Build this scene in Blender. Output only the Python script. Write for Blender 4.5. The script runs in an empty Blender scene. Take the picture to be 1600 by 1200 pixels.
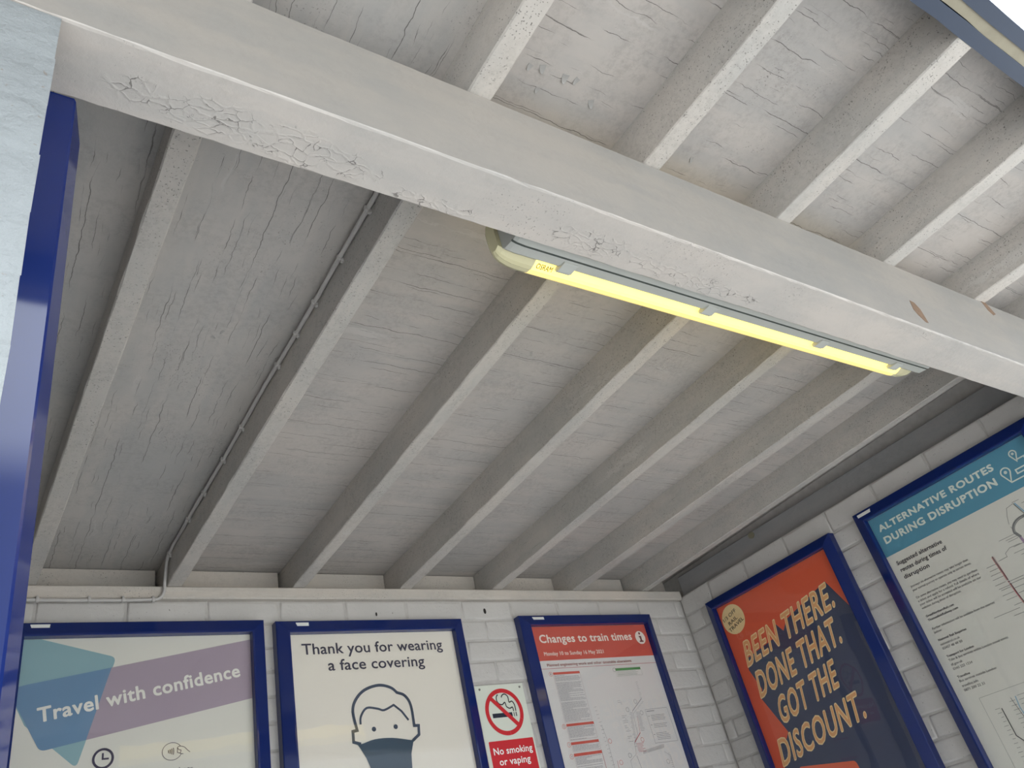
import bpy, bmesh, math, random
from mathutils import Vector, Matrix

# ---------------------------------------------------------------- camera, sky, sun, exposure
scene = bpy.context.scene
COL = scene.collection
cam_data = bpy.data.cameras.new('camera')
cam = bpy.data.objects.new('camera', cam_data)
COL.objects.link(cam)
cam_data.sensor_width = 36.0
cam_data.lens = 36.0 * 1246.19 / 1600.0
cam_data.clip_start = 0.02
cam_data.clip_end = 300
YAW, PITCH, ROLL = math.radians(41.40785), math.radians(32.97478), math.radians(-15.15231)
fwd = Vector((math.sin(YAW) * math.cos(PITCH), math.cos(YAW) * math.cos(PITCH), math.sin(PITCH)))
rgt = Vector((math.cos(YAW), -math.sin(YAW), 0))
upv = rgt.cross(fwd)
r2 = rgt * math.cos(ROLL) + upv * math.sin(ROLL)
u2 = -rgt * math.sin(ROLL) + upv * math.cos(ROLL)
cam.matrix_world = Matrix(((r2.x, u2.x, -fwd.x, 0), (r2.y, u2.y, -fwd.y, 0), (r2.z, u2.z, -fwd.z, 0), (0, 0, 0, 1)))
scene.camera = cam

world = bpy.data.worlds.new('overcast_sky')
scene.world = world
world.use_nodes = True
wn, wl = world.node_tree.nodes, world.node_tree.links
wn.clear()
w_out = wn.new('ShaderNodeOutputWorld')
w_bg = wn.new('ShaderNodeBackground')
w_tc = wn.new('ShaderNodeTexCoord')
w_sep = wn.new('ShaderNodeSeparateXYZ')
w_ramp = wn.new('ShaderNodeValToRGB')
w_ramp.color_ramp.elements[0].position = 0.0
w_ramp.color_ramp.elements[0].color = (0.13, 0.14, 0.155, 1)
w_ramp.color_ramp.elements[1].position = 0.60
w_ramp.color_ramp.elements[1].color = (0.90, 0.96, 1.0, 1)
e = w_ramp.color_ramp.elements.new(0.49)
e.color = (0.15, 0.165, 0.18, 1)
e = w_ramp.color_ramp.elements.new(0.53)
e.color = (0.80, 0.86, 0.90, 1)
wl.new(w_tc.outputs['Generated'], w_sep.inputs[0])
wl.new(w_sep.outputs['Z'], w_ramp.inputs[0])
# the overcast is brighter on the sun's side (+X)
w_mul = wn.new('ShaderNodeMath'); w_mul.operation = 'MULTIPLY_ADD'
wl.new(w_sep.outputs['X'], w_mul.inputs[0]); w_mul.inputs[1].default_value = 0.75; w_mul.inputs[2].default_value = 1.0
w_scl = wn.new('ShaderNodeVectorMath'); w_scl.operation = 'SCALE'
wl.new(w_ramp.outputs[0], w_scl.inputs[0]); wl.new(w_mul.outputs[0], w_scl.inputs['Scale'])
wl.new(w_scl.outputs[0], w_bg.inputs[0])
w_bg.inputs[1].default_value = 3.6
wl.new(w_bg.outputs[0], w_out.inputs[0])

sun_data = bpy.data.lights.new('sun', 'SUN')
sun_data.energy = 3.2
sun_data.angle = math.radians(4)
sun_data.color = (1.0, 0.985, 0.965)
sun = bpy.data.objects.new('sun', sun_data)
COL.objects.link(sun)
sun.rotation_euler = Vector((-0.55, -0.38, -0.74)).to_track_quat('-Z', 'Y').to_euler()   # high, from behind the shelter

scene.view_settings.view_transform = 'Standard'
scene.view_settings.look = 'None'
scene.view_settings.gamma = 1.0
scene.view_settings.use_curve_mapping = False
scene.view_settings.exposure = 1.06

rnd = random.Random(7)

# ---------------------------------------------------------------- helpers
def tag(o, label=None, cat=None, group=None, kind=None):
    if label: o['label'] = label
    if cat: o['category'] = cat
    if group: o['group'] = group
    if kind: o['kind'] = kind
    return o

def empty(name, loc, rz=0.0):
    o = bpy.data.objects.new(name, None)
    COL.objects.link(o)
    o.empty_display_size = 0.05
    o.location = loc
    o.rotation_euler = (0, 0, rz)
    return o

def link(name, bm, mats, parent=None, smooth=False):
    me = bpy.data.meshes.new(name)
    bm.normal_update()
    bm.to_mesh(me)
    bm.free()
    if not isinstance(mats, (list, tuple)): mats = [mats]
    for m in mats: me.materials.append(m)
    if smooth:
        for p in me.polygons: p.use_smooth = True
    o = bpy.data.objects.new(name, me)
    COL.objects.link(o)
    if parent: o.parent = parent
    return o

def box(bm, x0, x1, y0, y1, z0, z1, bev=0.0, seg=1):
    t = bmesh.new()
    v = [t.verts.new((x, y, z)) for x in (x0, x1) for y in (y0, y1) for z in (z0, z1)]
    for f in ((0, 1, 3, 2), (4, 6, 7, 5), (0, 4, 5, 1), (2, 3, 7, 6), (0, 2, 6, 4), (1, 5, 7, 3)):
        t.faces.new([v[i] for i in f])
    bmesh.ops.recalc_face_normals(t, faces=t.faces)
    if bev > 0:
        bmesh.ops.bevel(t, geom=list(t.edges), offset=bev, segments=seg, affect='EDGES', profile=0.6)
    merge(bm, t)

def merge(bm, t):
    me = bpy.data.meshes.new('tmp')
    t.to_mesh(me)
    t.free()
    bm.from_mesh(me)
    bpy.data.meshes.remove(me)

def tube(bm, pts, r, seg=10):
    pts = [Vector(p) for p in pts]
    rings = []
    ref = Vector((0.31, 0.2, 0.93))
    for i, p in enumerate(pts):
        d = (pts[min(i + 1, len(pts) - 1)] - pts[max(i - 1, 0)]).normalized()
        a = d.cross(ref).normalized()
        b = d.cross(a).normalized()
        rings.append([bm.verts.new(p + a * r * math.cos(2 * math.pi * k / seg) + b * r * math.sin(2 * math.pi * k / seg)) for k in range(seg)])
    for i in range(len(rings) - 1):
        for k in range(seg):
            bm.faces.new((rings[i][k], rings[i][(k + 1) % seg], rings[i + 1][(k + 1) % seg], rings[i + 1][k]))
    bm.faces.new(rings[0][::-1])
    bm.faces.new(rings[-1])

def smooth_path(pts, n=6):
    pts = [Vector(p) for p in pts]
    out = []
    for i in range(len(pts) - 1):
        p0, p1, p2, p3 = pts[max(i - 1, 0)], pts[i], pts[i + 1], pts[min(i + 2, len(pts) - 1)]
        for k in range(n):
            t = k / n
            out.append(0.5 * ((2 * p1) + (p2 - p0) * t + (2 * p0 - 5 * p1 + 4 * p2 - p3) * t * t + (3 * p1 - p0 - 3 * p2 + p3) * t ** 3))
    out.append(pts[-1])
    return out

# ---------------------------------------------------------------- materials
def new_mat(name):
    m = bpy.data.materials.new(name)
    m.use_nodes = True
    nt = m.node_tree
    b = nt.nodes['Principled BSDF']
    return m, nt, b

def plain(name, col, rough=0.6, spec=0.5, metal=0.0, coat=0.0, noise=0.0, nscale=20.0, bump=0.0):
    m, nt, b = new_mat(name)
    b.inputs['Base Color'].default_value = (*col, 1)
    b.inputs['Roughness'].default_value = rough
    b.inputs['Specular IOR Level'].default_value = spec
    b.inputs['Metallic'].default_value = metal
    b.inputs['Coat Weight'].default_value = coat
    b.inputs['Coat Roughness'].default_value = 0.06
    if noise or bump:
        tc = nt.nodes.new('ShaderNodeTexCoord')
        n = nt.nodes.new('ShaderNodeTexNoise')
        n.inputs['Scale'].default_value = nscale
        n.inputs['Detail'].default_value = 5
        nt.links.new(tc.outputs['Object'], n.inputs['Vector'])
        if noise:
            mx = nt.nodes.new('ShaderNodeMix')
            mx.data_type = 'RGBA'
            mx.inputs[6].default_value = (*[c * (1 - noise) for c in col], 1)
            mx.inputs[7].default_value = (*[min(1, c * (1 + noise)) for c in col], 1)
            nt.links.new(n.outputs['Fac'], mx.inputs[0])
            nt.links.new(mx.outputs[2], b.inputs['Base Color'])
        if bump:
            bp = nt.nodes.new('ShaderNodeBump')
            bp.inputs['Strength'].default_value = bump
            bp.inputs['Distance'].default_value = 0.004
            nt.links.new(n.outputs['Fac'], bp.inputs['Height'])
            nt.links.new(bp.outputs[0], b.inputs['Normal'])
    return m

def painted_wood(name, col, grain='X', cracks=0.5, gator=0.5, specks=0.5, tint=(1.0, 0.96, 0.93), rough=0.55, seed=0.0, zones=(), mottle=0.5):
    """Old white gloss paint over timber: cracks along the grain, crazed patches, dirt specks."""
    m, nt, b = new_mat(name)
    N, L = nt.nodes.new, nt.links.new
    def math_(op, a, c=None, clamp=False):
        n = N('ShaderNodeMath'); n.operation = op; n.use_clamp = clamp
        for i, v in enumerate((a, c)):
            if v is None: continue
            if isinstance(v, (int, float)): n.inputs[i].default_value = v
            else: L(v, n.inputs[i])
        return n.outputs[0]
    def noise(vec, scale, detail=3.0, rough_=0.5, off=0.0):
        n = N('ShaderNodeTexNoise')
        n.inputs['Scale'].default_value = scale
        n.inputs['Detail'].default_value = detail
        n.inputs['Roughness'].default_value = rough_
        mp = N('ShaderNodeMapping')
        mp.inputs['Location'].default_value = (off, off * 1.7, off * 0.6)
        L(vec, mp.inputs[0]); L(mp.outputs[0], n.inputs['Vector'])
        return n.outputs['Fac']
    def smooth(v, lo, hi):
        n = N('ShaderNodeMapRange'); n.interpolation_type = 'SMOOTHSTEP'
        L(v, n.inputs[0]); n.inputs[1].default_value = lo; n.inputs[2].default_value = hi
        return n.outputs[0]
    tc = N('ShaderNodeTexCoord')
    oi = N('ShaderNodeObjectInfo')
    add = N('ShaderNodeVectorMath'); add.operation = 'ADD'
    sc = N('ShaderNodeVectorMath'); sc.operation = 'SCALE'
    cmb = N('ShaderNodeCombineXYZ')
    for i in range(3): L(oi.outputs['Random'], cmb.inputs[i])
    L(cmb.outputs[0], sc.inputs[0]); sc.inputs['Scale'].default_value = 37.0
    L(tc.outputs['Object'], add.inputs[0]); L(sc.outputs[0], add.inputs[1])
    mp0 = N('ShaderNodeMapping'); mp0.inputs['Location'].default_value = (seed, seed * 1.3, seed * 0.4)
    L(add.outputs[0], mp0.inputs[0])
    P = mp0.outputs[0]
    # slightly warped copy of the position so that cracks wander
    wn_ = N('ShaderNodeTexNoise'); wn_.inputs['Scale'].default_value = 20.0; wn_.inputs['Detail'].default_value = 4
    L(P, wn_.inputs['Vector'])
    ws = N('ShaderNodeVectorMath'); ws.operation = 'SCALE'; ws.inputs['Scale'].default_value = 0.034
    L(wn_.outputs['Color'], ws.inputs[0])
    wa = N('ShaderNodeVectorMath'); wa.operation = 'ADD'
    L(P, wa.inputs[0]); L(ws.outputs[0], wa.inputs[1])
    W = wa.outputs[0]
    gs = N('ShaderNodeMapping')
    gs.inputs['Scale'].default_value = (2.0, 42.0, 42.0) if grain == 'X' else (42.0, 2.0, 42.0)
    L(W, gs.inputs[0])
    # thin straight checks along the grain: one wandering line per cell across it, broken along its length
    jn = N('ShaderNodeTexNoise'); jn.inputs['Scale'].default_value = 30.0; jn.inputs['Detail'].default_value = 3
    L(P, jn.inputs['Vector'])
    sx = N('ShaderNodeSeparateXYZ'); L(P, sx.inputs[0])
    along, across = (sx.outputs['X'], sx.outputs['Y']) if grain == 'X' else (sx.outputs['Y'], sx.outputs['X'])
    along = math_('ADD', along, math_('MULTIPLY', sx.outputs['Z'], 0.37))
    across = math_('ADD', across, math_('MULTIPLY', sx.outputs['Z'], 1.0))
    wob = math_('ADD', math_('MULTIPLY', math_('SUBTRACT', wn_.outputs['Fac'], 0.5), 0.016), math_('MULTIPLY', math_('SUBTRACT', jn.outputs['Fac'], 0.5), 0.006))
    line = None
    for F, wdt, thr in ((13.0, 0.0085, 0.49), (31.0, 0.0155, 0.535), (57.0, 0.023, 0.585)):
        c = math_('ADD', math_('MULTIPLY', math_('ADD', across, wob), F), 0.37 * F)
        cell = math_('FLOOR', c)
        wnz = N('ShaderNodeTexWhiteNoise'); wnz.noise_dimensions = '1D'; L(math_('ADD', cell, seed + F), wnz.inputs['W'])
        d = math_('ABSOLUTE', math_('SUBTRACT', math_('SUBTRACT', c, cell), math_('ADD', math_('MULTIPLY', wnz.outputs['Value'], 0.7), 0.15)))
        cv = N('ShaderNodeCombineXYZ')
        L(math_('MULTIPLY', along, 3.2 if F < 20 else 6.5), cv.inputs[0]); L(math_('MULTIPLY', cell, 5.37), cv.inputs[1]); cv.inputs[2].default_value = seed
        mk = N('ShaderNodeTexNoise'); mk.inputs['Scale'].default_value = 1.0; mk.inputs['Detail'].default_value = 2.5; mk.inputs['Roughness'].default_value = 0.65
        L(cv.outputs[0], mk.inputs['Vector'])
        t_ = thr + 0.16 - 0.2 * cracks
        msk = smooth(mk.outputs['Fac'], t_, t_ + 0.10)
        lw = math_('MULTIPLY', msk, wdt)
        e_ = math_('MULTIPLY', math_('MULTIPLY', math_('LESS_THAN', d, lw), 1.0), math_('ADD', math_('MULTIPLY', msk, 0.5), 0.5))
        line = e_ if line is None else math_('MAXIMUM', line, e_)
    # crazed / alligatored patches
    vo = N('ShaderNodeTexVoronoi'); vo.feature = 'DISTANCE_TO_EDGE'
    vs = N('ShaderNodeMapping')
    vs.inputs['Scale'].default_value = (44, 84, 84) if grain == 'X' else (84, 44, 84)
    L(W, vs.inputs[0]); L(vs.outputs[0], vo.inputs['Vector']); vo.inputs['Scale'].default_value = 1.0
    vedge = math_('LESS_THAN', vo.outputs['Distance'], math_('MULTIPLY', smooth(noise(P, 38.0, 3.0, 0.6, 3.3), 0.40, 0.66), 0.040))
    vm = smooth(noise(P, 4.5, 4.0, 0.65, 21.0), 0.76 - 0.2 * gator, 0.82 - 0.2 * gator)
    for (cx_, cy_, rx_, ry_) in zones:
        so = N('ShaderNodeSeparateXYZ'); L(tc.outputs['Object'], so.inputs[0])
        q = math_('ADD', math_('POWER', math_('DIVIDE', math_('SUBTRACT', so.outputs['X'], cx_), rx_), 2.0), math_('POWER', math_('DIVIDE', math_('SUBTRACT', so.outputs['Y'], cy_), ry_), 2.0))
        q = math_('ADD', q, math_('MULTIPLY', math_('SUBTRACT', wn_.outputs['Fac'], 0.5), 3.0))
        vm = math_('MAXIMUM', vm, math_('MULTIPLY', smooth(q, 1.15, 0.5), 1.0))
    brk = smooth(noise(P, 48.0, 2.0, 0.5, 5.0), 0.40, 0.50)
    gat = math_('MULTIPLY', math_('MULTIPLY', vedge, vm), brk)
    # dirt specks and small chips
    sp = smooth(noise(P, 260.0, 2.0, 0.6, 13.0), 0.635, 0.68)
    spm = smooth(noise(P, 6.0, 3.0, 0.6, 2.0), 0.66 - 0.3 * specks, 0.90 - 0.3 * specks)
    spk = math_('MULTIPLY', math_('MULTIPLY', sp, spm), 0.75)
    dark = math_('MAXIMUM', math_('MAXIMUM', math_('MULTIPLY', line, 0.80), math_('MULTIPLY', gat, 0.68)), spk)
    # broad soft tone changes in the old paint
    t1 = noise(P, 3.0, 4.0, 0.6, 30.0)
    t2 = noise(gs.outputs[0], 0.6, 3.0, 0.6, 9.0)
    tone = N('ShaderNodeMix'); tone.data_type = 'RGBA'
    tone.inputs[6].default_value = (*[c * 0.90 for c in col], 1)
    tone.inputs[7].default_value = (*[min(1.0, c * 1.08 * t) for c, t in zip(col, tint)], 1)
    L(smooth(math_('ADD', math_('MULTIPLY', t1, 0.6), math_('MULTIPLY', t2, 0.4)), 0.35, 0.65), tone.inputs[0])
    # fine grime mottling and patches where a top coat has flaked to paler paint
    mo = smooth(noise(P, 75.0, 6.0, 0.75, 17.0), 0.40, 0.66)
    mo2 = smooth(noise(P, 9.0, 4.0, 0.6, 44.0), 0.35, 0.65)
    grime = N('ShaderNodeMix'); grime.data_type = 'RGBA'; grime.blend_type = 'MULTIPLY'
    L(math_('MULTIPLY', math_('MULTIPLY', mo, mo2), 0.50 * mottle), grime.inputs[0]); L(tone.outputs[2], grime.inputs[6]); grime.inputs[7].default_value = (0.66, 0.65, 0.645, 1)
    fl = math_('MULTIPLY', smooth(noise(gs.outputs[0], 0.35, 6.0, 0.72, 71.0), 0.60, 0.615), smooth(noise(P, 3.2, 3.0, 0.5, 61.0), 0.5, 0.6))
    flk = N('ShaderNodeMix'); flk.data_type = 'RGBA'
    L(math_('MULTIPLY', fl, 0.55 * mottle), flk.inputs[0]); L(grime.outputs[2], flk.inputs[6]); flk.inputs[7].default_value = (*[min(1, c * 1.16) for c in col], 1)
    fin = N('ShaderNodeMix'); fin.data_type = 'RGBA'
    L(dark, fin.inputs[0]); L(flk.outputs[2], fin.inputs[6])
    fin.inputs[7].default_value = (0.075, 0.068, 0.062, 1)
    L(fin.outputs[2], b.inputs['Base Color'])
    b.inputs['Roughness'].default_value = rough
    b.inputs['Specular IOR Level'].default_value = 0.35
    h = math_('SUBTRACT', math_('ADD', math_('MULTIPLY', noise(P, 70.0, 4.0, 0.65, 1.0), 0.35), math_('MULTIPLY', t2, 0.3)), math_('MULTIPLY', dark, 0.8))
    h = math_('ADD', h, math_('MULTIPLY', math_('MULTIPLY', smooth(vo.outputs['Distance'], 0.20, 0.0), vm), 0.22))
    bp = N('ShaderNodeBump'); bp.inputs['Strength'].default_value = 0.55; bp.inputs['Distance'].default_value = 0.003
    L(h, bp.inputs['Height']); L(bp.outputs[0], b.inputs['Normal'])
    return m

def brick_paint(name, col, bump=0.006, nsc=40):
    m, nt, b = new_mat(name)
    N, L = nt.nodes.new, nt.links.new
    tc = N('ShaderNodeTexCoord')
    n1 = N('ShaderNodeTexNoise'); n1.inputs['Scale'].default_value = 9; n1.inputs['Detail'].default_value = 5
    n2 = N('ShaderNodeTexNoise'); n2.inputs['Scale'].default_value = nsc; n2.inputs['Detail'].default_value = 6; n2.inputs['Roughness'].default_value = 0.6
    n3 = N('ShaderNodeTexNoise'); n3.inputs['Scale'].default_value = 130; n3.inputs['Detail'].default_value = 2
    for n in (n1, n2, n3): L(tc.outputs['Object'], n.inputs['Vector'])
    mx = N('ShaderNodeMix'); mx.data_type = 'RGBA'
    mx.inputs[6].default_value = (*[c * 0.92 for c in col], 1)
    mx.inputs[7].default_value = (*[min(1, c * 1.06) for c in col], 1)
    L(n1.outputs['Fac'], mx.inputs[0])
    mr = N('ShaderNodeMapRange'); L(n3.outputs['Fac'], mr.inputs[0])
    mr.inputs[1].default_value = 0.70; mr.inputs[2].default_value = 0.76
    mx2 = N('ShaderNodeMix'); mx2.data_type = 'RGBA'
    L(mr.outputs[0], mx2.inputs[0]); L(mx.outputs[2], mx2.inputs[6]); mx2.inputs[7].default_value = (0.25, 0.23, 0.21, 1)
    L(mx2.outputs[2], b.inputs['Base Color'])
    b.inputs['Roughness'].default_value = 0.5
    b.inputs['Specular IOR Level'].default_value = 0.4
    bp = N('ShaderNodeBump'); bp.inputs['Strength'].default_value = 0.6; bp.inputs['Distance'].default_value = bump
    L(n2.outputs['Fac'], bp.inputs['Height']); L(bp.outputs[0], b.inputs['Normal'])
    return m

def pane_mat(name):
    m = bpy.data.materials.new(name)
    m.use_nodes = True
    nt = m.node_tree
    nt.nodes.clear()
    N, L = nt.nodes.new, nt.links.new
    out = N('ShaderNodeOutputMaterial')
    mix = N('ShaderNodeMixShader')
    tr = N('ShaderNodeBsdfTransparent'); tr.inputs[0].default_value = (0.985, 0.985, 0.98, 1)
    gl = N('ShaderNodeBsdfGlossy'); gl.inputs['Roughness'].default_value = 0.02
    tc = N('ShaderNodeTexCoord')
    nz = N('ShaderNodeTexNoise'); nz.inputs['Scale'].default_value = 5.0
    bp = N('ShaderNodeBump'); bp.inputs['Strength'].default_value = 0.05; bp.inputs['Distance'].default_value = 0.02
    L(tc.outputs['Object'], nz.inputs['Vector']); L(nz.outputs['Fac'], bp.inputs['Height']); L(bp.outputs[0], gl.inputs['Normal'])
    fr = N('ShaderNodeFresnel'); fr.inputs['IOR'].default_value = 1.5
    ge = N('ShaderNodeNewGeometry')
    inv = N('ShaderNodeMath'); inv.operation = 'SUBTRACT'; inv.inputs[0].default_value = 1.0
    L(ge.outputs['Backfacing'], inv.inputs[1])
    mu = N('ShaderNodeMath'); mu.operation = 'MULTIPLY'
    L(fr.outputs[0], mu.inputs[0]); L(inv.outputs[0], mu.inputs[1])
    L(mu.outputs[0], mix.inputs[0]); L(tr.outputs[0], mix.inputs[1]); L(gl.outputs[0], mix.inputs[2])
    L(mix.outputs[0], out.inputs[0])
    return m

def emit_mat(name, base, col, strength, rough=0.3):
    m, nt, b = new_mat(name)
    b.inputs['Base Color'].default_value = (*base, 1)
    b.inputs['Roughness'].default_value = rough
    b.inputs['Emission Color'].default_value = (*col, 1)
    b.inputs['Emission Strength'].default_value = strength
    return m

def S(r, g, b):
    """sRGB 0-255 to linear"""
    f = lambda c: (c / 255 / 12.92) if c / 255 <= 0.04045 else ((c / 255 + 0.055) / 1.055) ** 2.4
    return (f(r), f(g), f(b))

PATCH = [[(1.82, 0.999), (1.837, 0.997), (1.848, 0.978), (1.845, 0.935), (1.834, 0.934), (1.816, 0.953), (1.81, 0.968)], [(2.307, 1.128), (2.331, 1.132), (2.349, 1.091), (2.327, 1.082), (2.312, 1.097)]]

# ---------------------------------------------------------------- shared materials
M = {}
M['ceil_x'] = painted_wood('ceiling_paint_cross', (0.435, 0.415, 0.398), 'X', 0.95, 0.30, 0.5, seed=0.0, mottle=1.0)
M['ceil_y'] = painted_wood('ceiling_paint_long', (0.43, 0.418, 0.403), 'Y', 0.95, 0.38, 0.6, seed=4.0, mottle=0.8)
M['rafter'] = painted_wood('rafter_paint', (0.475, 0.457, 0.432), 'Y', 0.35, 0.25, 1.15, seed=9.0, mottle=0.9)
M['beam'] = painted_wood('beam_paint', (0.49, 0.465, 0.44), 'X', 0.1, 0.2, 0.6, seed=2.0, mottle=0.4, zones=((0.27, 0.665, 0.17, 0.030), (0.55, 0.684, 0.08, 0.016), (0.12, 0.66, 0.05, 0.02), (0.85, 0.66, 0.10, 0.03), (1.12, 0.668, 0.2, 0.022)))
M['beam_front_shaded'] = painted_wood('beam_paint_shaded', (0.33, 0.318, 0.298), 'X', -0.25, 0.0, 0.2, tint=(1, 0.95, 0.91), seed=15.0, mottle=0.3)  # same beam; the front face's dimmer light is put into the colour
M['plate'] = painted_wood('plate_paint', (0.528, 0.496, 0.456), 'X', -0.1, 0.2, 0.8, seed=6.0)
M['board'] = painted_wood('side_board_shaded', (0.26, 0.26, 0.267), 'Y', 0.0, 0.05, 0.4, seed=11.0)  # shade on the recessed board is put into the colour
M['brick'] = brick_paint('white_brick_paint', (0.55, 0.53, 0.51))
M['brick_out'] = brick_paint('white_brick_skylit', (0.30, 0.322, 0.33), 0.016, 26)  # white paint toned down and blued, skylight put into the colour
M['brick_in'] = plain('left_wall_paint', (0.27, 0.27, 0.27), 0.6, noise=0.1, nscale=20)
M['mortar'] = plain('mortar_paint', (0.48, 0.46, 0.44), 0.7, noise=0.2, nscale=40)
M['ground'] = plain('platform_surface', (0.345, 0.34, 0.33), 0.85, noise=0.2, nscale=3, bump=0.3)
M['blue'] = plain('blue_frame_paint', S(0, 30, 96), 0.5, 0.15, coat=0.8)
M['blue_dk'] = plain('blue_fascia_paint', S(32, 48, 72), 0.5, noise=0.1, nscale=8)
M['bare'] = plain('bare_weathered_wood', S(150, 143, 125), 0.8, noise=0.2, nscale=30, bump=0.3)
M['chip'] = plain('bare_brown_wood', S(128, 104, 84), 0.8, noise=0.3, nscale=90, bump=0.4)
M['cable'] = plain('painted_cable', (0.48, 0.46, 0.444), 0.5, noise=0.08, nscale=30)
M['paper'] = plain('poster_paper', (0.70, 0.685, 0.63), 0.55)
M['paper_w'] = plain('poster_paper_white', (0.70, 0.675, 0.67), 0.55)
M['paper_c'] = plain('poster_paper_warm', (0.79, 0.745, 0.675), 0.55)
M['pane'] = pane_mat('clear_cover_sheet')
M['label'] = plain('white_label', (0.85, 0.85, 0.82), 0.5)
M['screw'] = plain('screw_metal', (0.25, 0.24, 0.22), 0.4, metal=0.8)
INK = {}
def ink(r, g, b):
    k = (r, g, b)
    if k not in INK: INK[k] = plain('printing_ink', tuple(min(0.9, 1.18 * c) for c in S(r, g, b)), 0.55)
    return INK[k]

# ---------------------------------------------------------------- dimensions (metres, camera height is z = 0)
D, XW, XL, ZF = 2.50, 2.86, 0.018, -1.55
TAN = math.tan(math.radians(1.6424))
HR = 0.105
def zS(y): return 1.075 + (2.47 - y) * TAN          # underside of the rafters
def yf(x): return 0.598 - 0.0065 * x                 # beam front face
def yb(x): return 0.700 - 0.0063 * x                 # beam back face
def zb(x): return 0.930 - 0.006 * x - 0.0033 * x * x if x > 0 else 0.930

# ---------------------------------------------------------------- ground, walls, ceiling
bm = bmesh.new()
box(bm, -25, 25, -25, 25, ZF - 0.2, ZF)
fl = link('floor', bm, M['ground'])
tag(fl, kind='structure')
bm = bmesh.new()
box(bm, 0.02, 2.855, 0.62, 2.49, ZF - 0.01, ZF + 0.006)
tag(link('floor_inside', bm, plain('inner_floor_bounce', (0.40, 0.395, 0.39), 0.85, noise=0.2, nscale=30, bump=0.3)), kind='structure')  # unseen inner floor, added with a tone that steers the bounce light

def brick_face(bm, P, U, V, Nn, u0, u1, v0, v1, bl, ch, voff, seed, headers=False, slot=1, g=0.0036, ins=0.007, dep=0.0042, jit=0.0022):
    """bricks on a plane: origin P, axes U (along), V (up), normal Nn; courses counted down from v1"""
    R = random.Random(seed)
    P, U, V, Nn = Vector(P), Vector(U), Vector(V), Vector(Nn)
    row = 0
    top = v1
    first = True
    while top > v0 + 0.002:
        h = voff if first else ch
        first = False
        bot = max(v0, top - h)
        L = bl
        off = (row % 2) * L * 0.5
        u = u0 - L + off + R.uniform(-0.012, 0.012)
        if headers: u = u0 - L + off
        while u < u1:
            l = L * R.uniform(0.97, 1.03)
            a, b_ = max(u, u0), min(u + l, u1)
            u += l
            if b_ - a < 0.012: continue
            j = lambda s=jit: R.uniform(-s, s)
            o = [(a + g + j(), bot + g + j()), (b_ - g + j(), bot + g + j()), (b_ - g + j(), top - g + j()), (a + g + j(), top - g + j())]
            i_ = [(o[0][0] + ins, o[0][1] + ins), (o[1][0] - ins, o[1][1] + ins), (o[2][0] - ins, o[2][1] - ins), (o[3][0] + ins, o[3][1] - ins)]
            d = R.uniform(-0.0008, 0.0010)
            ov = [bm.verts.new(P + U * x + V * z - Nn * dep) for x, z in o]
            mv = [bm.verts.new(P + U * (x * 0.75 + p * 0.25) + V * (z * 0.75 + q * 0.25) + Nn * (d - dep * 0.22)) for (x, z), (p, q) in zip(o, i_)]
            iv = [bm.verts.new(P + U * x + V * z + Nn * d) for x, z in i_]
            for k in range(4):
                f = bm.faces.new((ov[k], ov[(k + 1) % 4], mv[(k + 1) % 4], mv[k])); f.material_index = slot
                f = bm.faces.new((mv[k], mv[(k + 1) % 4], iv[(k + 1) % 4], iv[k])); f.material_index = slot
            f = bm.faces.new(iv); f.material_index = slot
        top = bot
        row += 1
    for f in bm.faces:
        if f.material_index: f.smooth = True

# back wall (faces -Y)
bm = bmesh.new()
box(bm, XL - 0.30, XW + 0.24, D + 0.004, D + 0.22, ZF, 1.033)
box(bm, XL - 0.30, XW + 0.24, D + 0.13, D + 0.22, 1.034, 1.24)
brick_face(bm, (0, D, 0), (1, 0, 0), (0, 0, 1), (0, -1, 0), XL, XW, ZF, 1.033, 0.233, 0.0777, 0.0765, 3)
tag(link('wall_back', bm, [M['mortar'], M['brick']]), kind='structure')

# right wall (faces -X)
bm = bmesh.new()
box(bm, XW + 0.004, XW + 0.24, 0.71, D, ZF, 1.048)
box(bm, XW + 0.004, XW + 0.24, 0.575, 0.71, ZF, 0.883)
box(bm, XW + 0.075, XW + 0.24, 0.71, D + 0.13, 1.049, 1.24)
brick_face(bm, (XW, 0, 0), (0, 1, 0), (0, 0, 1), (-1, 0, 0), 0.71, D, ZF, 1.050, 0.228, 0.0777, 0.0935, 5)
brick_face(bm, (XW, 0, 0), (0, 1, 0), (0, 0, 1), (-1, 0, 0), 0.575, 0.71, ZF, 0.883, 0.228, 0.0777, 0.0777, 6)
brick_face(bm, (0, 0.571, 0), (1, 0, 0), (0, 0, 1), (0, -1, 0), XW, XW + 0.24, ZF, 0.883, 0.228, 0.0777, 0.0777, 8)
tag(link('wall_right', bm, [M['mortar'], M['brick']]), kind='structure')

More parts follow.
